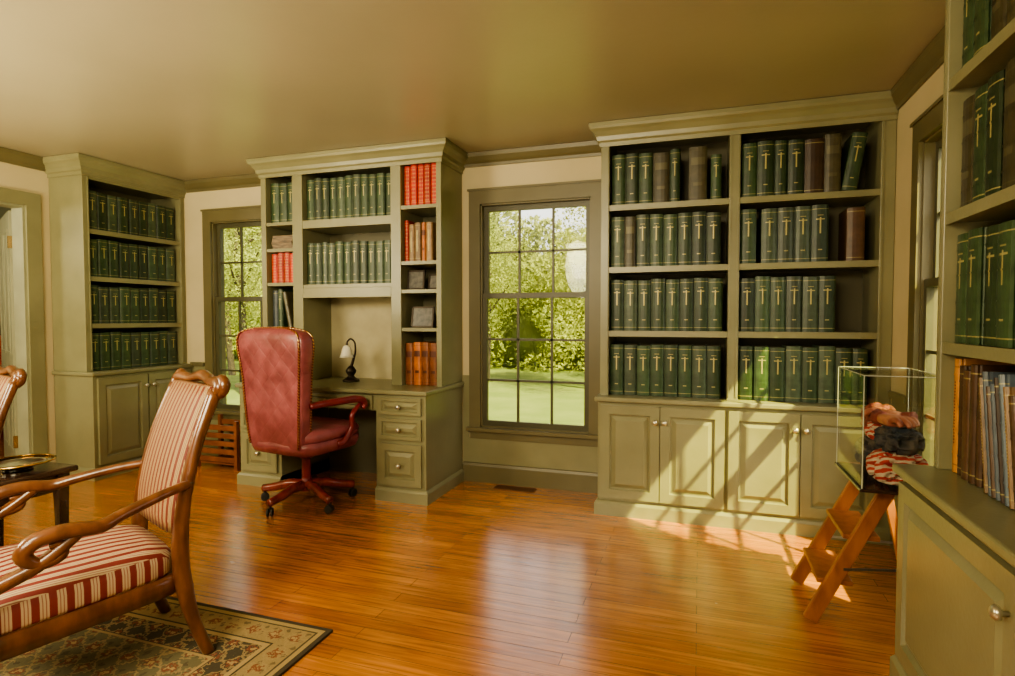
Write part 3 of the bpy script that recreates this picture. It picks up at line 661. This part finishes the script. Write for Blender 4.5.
# ------------------------------------------------------------------ armchair
def armchair(loc, rz, label, sc=1, zs=.95, ay=0.0, dz=0.0):
    R = empty('armchair', loc, rz, label=label, category='chair'); R.scale = (sc, sc, zs)
    q = .84
    A = lambda *a, **k: mk(*a, **k)
    bm = bmesh.new(); loft(bm, [(0, 0, .32 - dz, .235, .25), (0, 0, .325 - dz, .247, .27), (0, 0, .37 - dz, .253, .275), (0, 0, .395 - dz, .247, .27)], 48, 8, .6); A('seat_rail', bm, WALNUT, R, smooth=True)
    bm = bmesh.new(); loft(bm, [(0, -.005, a - dz, b, c) for a, b, c in [(.394, .240, .262), (.41, .247, .268), (.455, .247, .265), (.480, .235, .25), (.497, .20, .20), (.506, .12, .12), (.510, .03, .03)]], 56, 6, .6); A('seat_cushion', bm, STRIPE, R, smooth=True)
    kz = (.38 - dz) / .38
    for s in (-1, 1):
        bm = bmesh.new(); sweep(bm, [(s * .275, -.235, .38 * kz), (s * .292, -.262, .31 * kz), (s * .285, -.255, .20 * kz), (s * .27, -.24, .10 * kz), (s * .278, -.255, .03), (s * .285, -.275, .0)], [.034, .038, .026, .017, .018, .024], 12); A('front_leg', bm, WALNUT, R, smooth=True)
        bm = bmesh.new(); sweep(bm, [(s * .205, .34, 0), (s * .205, .295, .14), (s * .205, .268, .28), (s * .203, .258, .42), (s * .20, .275, .60), (s * .193, .32, .80), (s * .180, .385, .985)], [.019, .021, .027, .027, .021, .02, .023], 12); A('rear_leg', bm, WALNUT, R, smooth=True)
        bm = bmesh.new(); sweep(bm, [(s * .205, .29, .655), (s * .24, .20, .645), (s * .28, .08, .62), (s * .302, -.03 + ay, .605), (s * .305, -.11 + ay, .615), (s * .305, -.175 + ay, .605), (s * .305, -.20 + ay, .57), (s * .305, -.17 + ay, .535), (s * .305, -.12 + ay, .545), (s * .305, -.12 + ay, .58), (s * .305, -.145 + ay, .58)], [.016, .017, .019, .022, .024, .024, .022, .019, .016, .012, .009], 12); A('armrest', bm, WALNUT, R, smooth=True)
        bm = bmesh.new(); sweep(bm, [(s * .303, -.08 + ay, .60), (s * .304, -.15 + ay * .6, .53), (s * .30, -.235, .48), (s * .292, -.255, .42), (s * .28, -.225, .385 - dz)], [.017, .020, .023, .024, .028], 12); A('arm_support', bm, WALNUT, R, smooth=True)
    bm = bmesh.new(); sweep(bm, [(a * q, b - .025, c) for a, b, c in [(-.222, .41, .975), (-.235, .42, 1.0), (-.20, .425, 1.015), (-.12, .432, 1.01), (-.05, .438, 1.022), (0, .44, 1.028), (.05, .438, 1.022), (.12, .432, 1.01), (.20, .425, 1.015), (.235, .42, 1.0), (.222, .41, .975)]], [.018, .022, .024, .020, .022, .024, .022, .020, .024, .022, .018], 12, 4)
    A('crest_rail', bm, WALNUT, R, smooth=True)
    bm = bmesh.new(); sweep(bm, [(-.20, .268, .53 - dz), (0, .272, .525 - dz), (.20, .268, .53 - dz)], .018, 10, 5); A('lower_back_rail', bm, WALNUT, R, smooth=True)
    for s in (-1, 1):
        bm = bmesh.new(); sweep(bm, [(s * .170, .395, .960), (s * .20, .40, .98), (s * .207, .405, 1.01), (s * .185, .405, 1.03), (s * .168, .405, 1.015), (s * .178, .405, .998)], [.016, .020, .020, .017, .013, .010], 10, 4); A('carved_scroll', bm, WALNUT, R, smooth=True)
    rings = []
    z0_ = .535 - dz
    for i in range(13):
        u = i / 12; z_ = z0_ + u * (1.00 - z0_); yy = .262 + max(0, z_ - .48) ** 1.35 * .30
        e = math.sin(math.pi * min(max(u, .02), .98)) ** .35
        rings.append((0, yy - .004, z_, (.205 + .006 * e) * (.87 - .04 * u), .012 + .03 * e))
    bm = bmesh.new(); loft(bm, rings, 48, 3.2); A('backrest', bm, STRIPEB, R, smooth=True)
    return R
armchair((-2.035, 1.355, .0115), math.radians(-23), 'carved walnut armchair with red and cream striped upholstery', 1.08, .965, .05, .06)
armchair((-3.30, 1.50, .0115), math.radians(-18), 'carved walnut armchair with striped upholstery behind the dark table', .97, .94, .0, .04)

# ------------------------------------------------------------------ side table + dish
TB = empty('side_table', (-2.73, 1.46, .0115), 0, label='dark polished wood side table between the armchairs', category='table')
a_ = .25
boxes('tabletop', [(-a_, a_, -a_, a_, .575, .60)], DARKW, TB, bevel=.008)
b_ = a_ - .04
for q in ((-b_, b_, -b_, -b_ + .02), (-b_, b_, b_ - .02, b_), (-b_, -b_ + .02, -b_ + .02, b_ - .02), (b_ - .02, b_, -b_ + .02, b_ - .02)):
    boxes('apron', [q + (.50, .575)], DARKW, TB)
for sx in (-1, 1):
    for sy in (-1, 1):
        c_ = a_ - .045
        bm = bmesh.new(); loft(bm, [(sx * c_, sy * c_, 0, .012, .012), (sx * c_, sy * c_, .45, .02, .02), (sx * c_, sy * c_, .575, .024, .024)], 16, 8); mk('leg', bm, DARKW, TB)
DI = empty('serving_dish', (-2.63, 1.57, .6125), 0, label='silver dish with gold rim on the dark table', category='dish')
bm = bmesh.new(); lathe(bm, [(.05, 0), (.055, .004), (.05, .012), (.09, .022), (.12, .03), (.118, .033), (.085, .026), (.04, .018), (.001, .017)], 32); mk('bowl', bm, SILVER, DI, smooth=True)
bm = bmesh.new(); lathe(bm, [(.118, .029), (.126, .031), (.126, .036), (.118, .036)], 32, cap=False); mk('rim', bm, GOLD, DI, smooth=True)

# ------------------------------------------------------------------ rug
hx, hy = 1.25, 1.25
bm = bmesh.new(); box(bm, -hx, hx, -hy, hy, 0, .010)
RG = mk('rug', bm, rug_mat(hx, hy)); RG.location = (-1.35 - hx, 1.88 - hy, .001)
RG['label'] = 'oriental area rug with dark border and tan motifs'; RG['category'] = 'rug'

# ------------------------------------------------------------------ step stool + display case
SS = empty('step_stool', (.62, 2.735, 0), 0, label='folding oak step stool holding the display case', category='step stool')
for s in (-1, 1):
    bm = bmesh.new(); beam(bm, (-.185, s * .175, .012), (.08, s * .165, .56), .055, .024); mk('side_rail', bm, OAK, SS, bevel=.004)
    bm = bmesh.new(); beam(bm, (.255, s * .13, .01), (.14, s * .13, .56), .036, .02); mk('rear_leg', bm, OAK, SS, bevel=.004)
for x_, z_ in ((-.105, .18), (-.015, .37)):
    boxes('tread', [(x_ - .055, x_ + .075, -.163, .163, z_ - .02, z_)], OAK, SS, bevel=.004)
boxes('top_step', [(-.02, .22, -.19, .19, .56, .582)], OAK, SS, bevel=.005)
boxes('cross_bar', [(.225, .24, -.12, .12, .10, .13)], OAK, SS)
for s in (-1, 1): 
    bm = bmesh.new(); beam(bm, (-.07, s * .185, .235), (.20, s * .145, .25), .010, .003); mk('brace', bm, METALG, SS)

DC = empty('display_case', (.71, 2.635, .583), 0, label='clear acrylic display case with memorabilia on the step stool', category='display case')
boxes('case_base', [(-.14, .14, -.215, .215, 0, .012)], DARKW, DC, bevel=.003)
x0, x1, y0, y1, h = -.132, .132, -.208, .208, .43; t_ = .004
boxes('acrylic_cover', [(x0, x0 + t_, y0, y1, .012, h), (x1 - t_, x1, y0, y1, .012, h), (x0 + t_, x1 - t_, y0, y0 + t_, .012, h), (x0 + t_, x1 - t_, y1 - t_, y1, .012, h), (x0, x1, y0, y1, h, h + t_)], ACRYL, DC)
e_ = .0015
boxes('case_edge', [(a - e_, a + e_, b - e_, b + e_, .012, h + t_) for a in (x0, x1) for b in (y0, y1)] + [(x0, x1, b - e_, b + e_, h - e_ + t_, h + e_ + t_) for b in (y0, y1)] + [(a - e_, a + e_, y0, y1, h - e_ + t_, h + e_ + t_) for a in (x0, x1)], M('acrylic_edge', (.5, .52, .46), .1), DC)
def blob(name, mat, loc, sc, seed, amp=.25, f=2.2, **props):
    bm = bmesh.new(); bmesh.ops.create_icosphere(bm, subdivisions=5, radius=1)
    for v in bm.verts:
        n1 = noise.noise(v.co * f + Vector((seed, 0, 0)))
        fold = abs(noise.noise(v.co * f * 1.6 + Vector((0, seed, 0)))) * 1.6
        d = 1 + amp * n1 + amp * (.5 - fold) * .9 + amp * .25 * noise.noise(v.co * f * 6)
        d = min(d, 1.2)
        s_ = lambda a: math.copysign(abs(a) ** .7, a)
        v.co = Vector((s_(v.co.x) * d * sc[0], s_(v.co.y) * d * sc[1], s_(v.co.z) * d * sc[2]))
    zmin = min(v.co.z for v in bm.verts)
    for v in bm.verts: v.co.z -= zmin
    top = max(v.co.z for v in bm.verts) + loc[2]
    mk(name, bm, mat, loc=loc, smooth=True, **props)
    return top
bz = .597
t1 = blob('folded_blanket', FLAG, (.715, 2.525, bz), (.08, .075, .055), 13, .65, label='red and white striped folded blanket in the display case', category='blanket')
t2 = blob('folded_jersey', NAVY, (.715, 2.73, bz), (.075, .075, .06), 3, .65, label='dark navy crumpled jersey inside the display case', category='clothing')
t3 = blob('dark_cap', NAVY, (.72, 2.53, t1 - .012), (.065, .07, .042), 5, .65, label='dark crumpled cloth cap inside the display case', category='cap')
t4 = blob('striped_flag', FLAG, (.72, 2.69, t2 - .012), (.06, .045, .035), 9, .65, label='red and white striped folded flag in the display case', category='flag')
blob('maroon_scarf', RUSTC, (.72, 2.785, t2 - .012), (.055, .035, .06), 21, .6, label='crumpled maroon scarf inside the display case', category='scarf')
def mitt(loc, rz):
    R = empty('leather_glove', loc, rz, label='tan leather glove at the top of the display case', category='glove', group='leather gloves in the display case'); R.scale = (1.15,) * 3
    bm = bmesh.new(); loft(bm, [(0, 0, 0, .022, .016), (0, 0, .015, .026, .018), (0, 0, .05, .034, .021), (0, 0, .075, .034, .019), (0, 0, .082, .030, .014)], 24, 2.8)
    for v in bm.verts: v.co = Vector((v.co.z - .07, v.co.x, v.co.y + .022))
    mk('palm', bm, MITT, R, smooth=True)
    for i, ln in enumerate((.055, .066, .062, .048)):
        yy = -.025 + i * .0167
        bm = bmesh.new(); sweep(bm, [(.0, yy, .024), (ln * .5, yy * 1.15, .034), (ln * .85, yy * 1.2, .026), (ln, yy * 1.2, .014)], [.011, .0105, .010, .007], 10, 4); mk('finger', bm, MITT, R, smooth=True)
    bm = bmesh.new(); sweep(bm, [(-.045, .022, .022), (-.02, .045, .026), (.01, .05, .02)], [.013, .012, .008], 10); mk('thumb', bm, MITT, R, smooth=True)
    bm = bmesh.new(); sweep(bm, [(-.10, 0, .022), (-.085, 0, .022), (-.066, 0, .022)], [.027, .023, .021], 16, 2); mk('cuff', bm, RUSTC, R, smooth=True)
mitt((.72, 2.54, t3 - .008), -1.2); mitt((.715, 2.70, t4 - .004), 2.3)

vl = [(-.15, .15, -.05, .05, 0, .003)] + [(-.14 + i * .02, -.13 + i * .02, -.04, .04, .003, .006) for i in range(14)]
boxes('floor_vent', vl, VENTM, loc=(-1.25, 3.90, .001), label='brown metal floor register beneath the window', category='vent')
HS = empty('hall_bookshelf', (-6.55, 3.55, 0), math.radians(90), label='bookshelf with red books in the hallway', category='bookshelf')
boxes('shelf_frame', [(0, .02, 0, .3, 0, 2.2), (.40, .42, 0, .3, 0, 2.2), (0, .42, .28, .3, 0, 2.2)], MAHOG, HS)
for z in (.3, .75, 1.2, 1.65, 2.1): boxes('shelf', [(.02, .40, 0, .28, z - .02, z)], MAHOG, HS)
for z in (.75, 1.2, 1.65): row(HS, .022, .02, z, ['red'] * 5, 'red books in the hallway', w=.07, h=.3)

# ------------------------------------------------------------------ outside
boxes('ground', [(-60, 60, YB + .5, 80, -.6, -.45)], GRASS, **ST)
boxes('ground_side', [(XR + .3, 60, -30, YB + .5, -.6, -.45)], GRASS, **ST)
def leaf_quad(bm, rnd, p, s):
    u = Vector((rnd.gauss(0, 1), rnd.gauss(0, 1), rnd.gauss(0, 1))).normalized(); w = u.cross(Vector((rnd.gauss(0, 1), rnd.gauss(0, 1), rnd.gauss(0, 1)))).normalized()
    bm.faces.new([bm.verts.new(q) for q in (p - u * s, p + w * s * .6, p + u * s, p - w * s * .6)])
def tree_meshes(seed, hgt, rad, nl, leaf):
    rnd = random.Random(seed)
    bm = bmesh.new(); sweep(bm, [(0, 0, 0), (.1, .05, hgt * .3), (-.05, .1, hgt * .6), (.1, 0, hgt * .9)], [.10, .08, .06, .03], 8, 3)
    for i in range(6):
        a = rnd.uniform(0, 6.28); z = hgt * rnd.uniform(.3, .7); sweep(bm, [(0, 0, z), (math.cos(a) * rad * .4, math.sin(a) * rad * .4, z + .5), (math.cos(a) * rad * .8, math.sin(a) * rad * .8, z + 1.0)], [.05, .03, .015], 6, 2)
    t = bpy.data.meshes.new('trunk'); bm.to_mesh(t); bm.free(); t.materials.append(BARK)
    bm = bmesh.new()
    cl = [(rnd.uniform(-.6, .6) * rad, rnd.uniform(-.6, .6) * rad, hgt * rnd.uniform(.15, .93), rad * rnd.uniform(.35, .6)) for _ in range(22)]
    for i in range(nl):
        cx, cy, cz, r = rnd.choice(cl)
        d = Vector((rnd.gauss(0, 1), rnd.gauss(0, 1), rnd.gauss(0, .7))).normalized() * r * rnd.uniform(.3, 1.2)
        leaf_quad(bm, rnd, Vector((cx, cy, cz)) + d, rnd.uniform(.02, .045))
    f = bpy.data.meshes.new('foliage'); bm.to_mesh(f); bm.free(); f.materials.append(leaf)
    return t, f
TM = [tree_meshes(1, 5.4, 1.5, 17000, LEAF), tree_meshes(2, 6.4, 1.6, 17000, LEAF2), tree_meshes(3, 4.6, 1.4, 14000, LEAF)]
def tree(x, y_, k, s=1):
    e = empty('tree', (x, y_, -.45), random.uniform(0, 6.28), label='leafy green deciduous tree outside the windows', category='tree', group='trees outside'); e.scale = (s, s, s)
    for me, nm in zip(TM[k], ('trunk', 'foliage')):
        o = bpy.data.objects.new(nm, me); COL.objects.link(o); o.parent = e
for i, (x_, y_, s_) in enumerate([(-2.3, 13.4, .98), (-5.4, 14.4, .80), (-10.0, 14.0, .9), (-13.0, 13.4, 1.0), (-9.6, 10.2, .85), (-16.6, 14.4, 1.0), (1.2, 14.0, 1), (3.3, 10.0, .95), (6.6, 13.0, 1.1)]): tree(x_, y_, i % 3, s_)
rnd = random.Random(8)
def wood(y0, amp, hb, n, s0, s1, mat, name, seed):
    bm = bmesh.new()
    for i in range(n):
        x_ = rnd.uniform(-28, 12)
        hh = hb + amp * noise.noise(Vector((x_ * .45, seed, 0))) * 2 + .8 * noise.noise(Vector((x_ * 1.5, seed, 5)))
        if x_ < -8: hh += 2.4
        z_ = -.4 + hh * rnd.random() ** .85
        leaf_quad(bm, rnd, Vector((x_, y0 + 1.6 * noise.noise(Vector((x_ * .8, z_ * .9, seed))) + rnd.uniform(-.5, .5), z_)), rnd.uniform(s0, s1))
    for i in range(80):
        x_ = -28 + i * .5
        hh = hb * .8 + amp * noise.noise(Vector((x_ * .45, seed, 0))) * 2 + (2 if x_ < -8 else 0)
        m_ = Matrix.Translation((x_, y0 + 1.0, hh * .5 - .4)) @ Matrix.Diagonal((.7, .6, max(.4, hh * .5), 1))
        bmesh.ops.create_icosphere(bm, subdivisions=2, radius=1, matrix=m_)
    mk(name, bm, mat, kind='stuff', label='dense woodland edge of leafy green trees beyond the lawn', category='trees')
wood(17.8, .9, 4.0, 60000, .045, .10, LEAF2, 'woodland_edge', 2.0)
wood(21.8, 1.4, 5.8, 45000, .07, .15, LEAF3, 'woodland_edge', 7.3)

# ------------------------------------------------------------------ light
w = bpy.data.worlds.new('sky'); SC.world = w; w.use_nodes = True
t = w.node_tree; bg = t.nodes['Background']
sk = t.nodes.new('ShaderNodeTexSky'); sk.sky_type = 'NISHITA'; sk.sun_disc = False; sk.sun_elevation = math.radians(44); sk.sun_rotation = math.radians(125)
sk.air_density = 1.2; sk.dust_density = 4; sk.ozone_density = 1
hs = t.nodes.new('ShaderNodeHueSaturation'); hs.inputs['Saturation'].default_value = .3
mm = t.nodes.new('ShaderNodeMix'); mm.data_type = 'RGBA'; mm.blend_type = 'MULTIPLY'; mm.inputs[0].default_value = 1; mm.inputs[7].default_value = (1, .93, .78, 1)
t.links.new(sk.outputs[0], hs.inputs['Color']); t.links.new(hs.outputs[0], mm.inputs[6]); t.links.new(mm.outputs[2], bg.inputs[0]); bg.inputs[1].default_value = .56
def light(name, typ, loc, dirv, energy, color, **kw):
    l = bpy.data.lights.new(name, typ); l.energy = energy; l.color = color
    for k, v in kw.items(): setattr(l, k, v)
    o = bpy.data.objects.new(name, l); COL.objects.link(o); o.location = loc
    o.rotation_euler = Vector(dirv).to_track_quat('-Z', 'Y').to_euler(); return o
light('sun', 'SUN', (6, -4, 8), (-.75, .55, -1.0), 22, (1, .93, .24), angle=.012)
light('room_fill', 'AREA', (-1.2, -1.2, 2.25), (-.1, .75, -.6), 135, (1, .86, .56), shape='RECTANGLE', size=1.8, size_y=.9)  # unseen fill added behind the camera to brighten the room
light('side_fill', 'AREA', (-4.2, .2, 1.9), (.6, .7, -.25), 70, (1, .88, .58), shape='RECTANGLE', size=1.0, size_y=.8)  # added fill from the left, stands for no lamp
light('corner_fill', 'AREA', (-1.6, .2, 1.9), (-.75, .65, -.12), 45, (1, .88, .58), shape='DISK', size=.8)  # extra unseen fill, aimed at the far left corner
light('ceiling_fill', 'AREA', (-3.6, .8, .9), (0, 0.15, 1), 66, (1, .88, .50), shape='DISK', size=.7)  # added fill pointing up to brighten the ceiling, no lamp there
light('ceiling_fill', 'AREA', (-.6, -.8, .9), (0, 0.15, 1), 52, (1, .86, .58), shape='DISK', size=.7)  # second added fill for the ceiling
light('hall_fill', 'POINT', (-5.6, 1.5, 2.0), (0, 0, -1), 60, (1, .92, .70), shadow_soft_size=.2)  # point fill added to brighten the hall past the doorway
try: SC.view_settings.look = 'AgX - Medium High Contrast'
except Exception as ex: print('look', ex)

# ------------------------------------------------------------------ camera
cd = bpy.data.cameras.new('camera'); cam = bpy.data.objects.new('camera', cd); COL.objects.link(cam)
cd.sensor_width = 36; cd.lens = 575 / 1015 * 36; cd.clip_start = .05
cam.location = (0, 0, 1.23); cam.rotation_euler = (math.radians(88), 0, math.radians(18.5))
SC.camera = cam
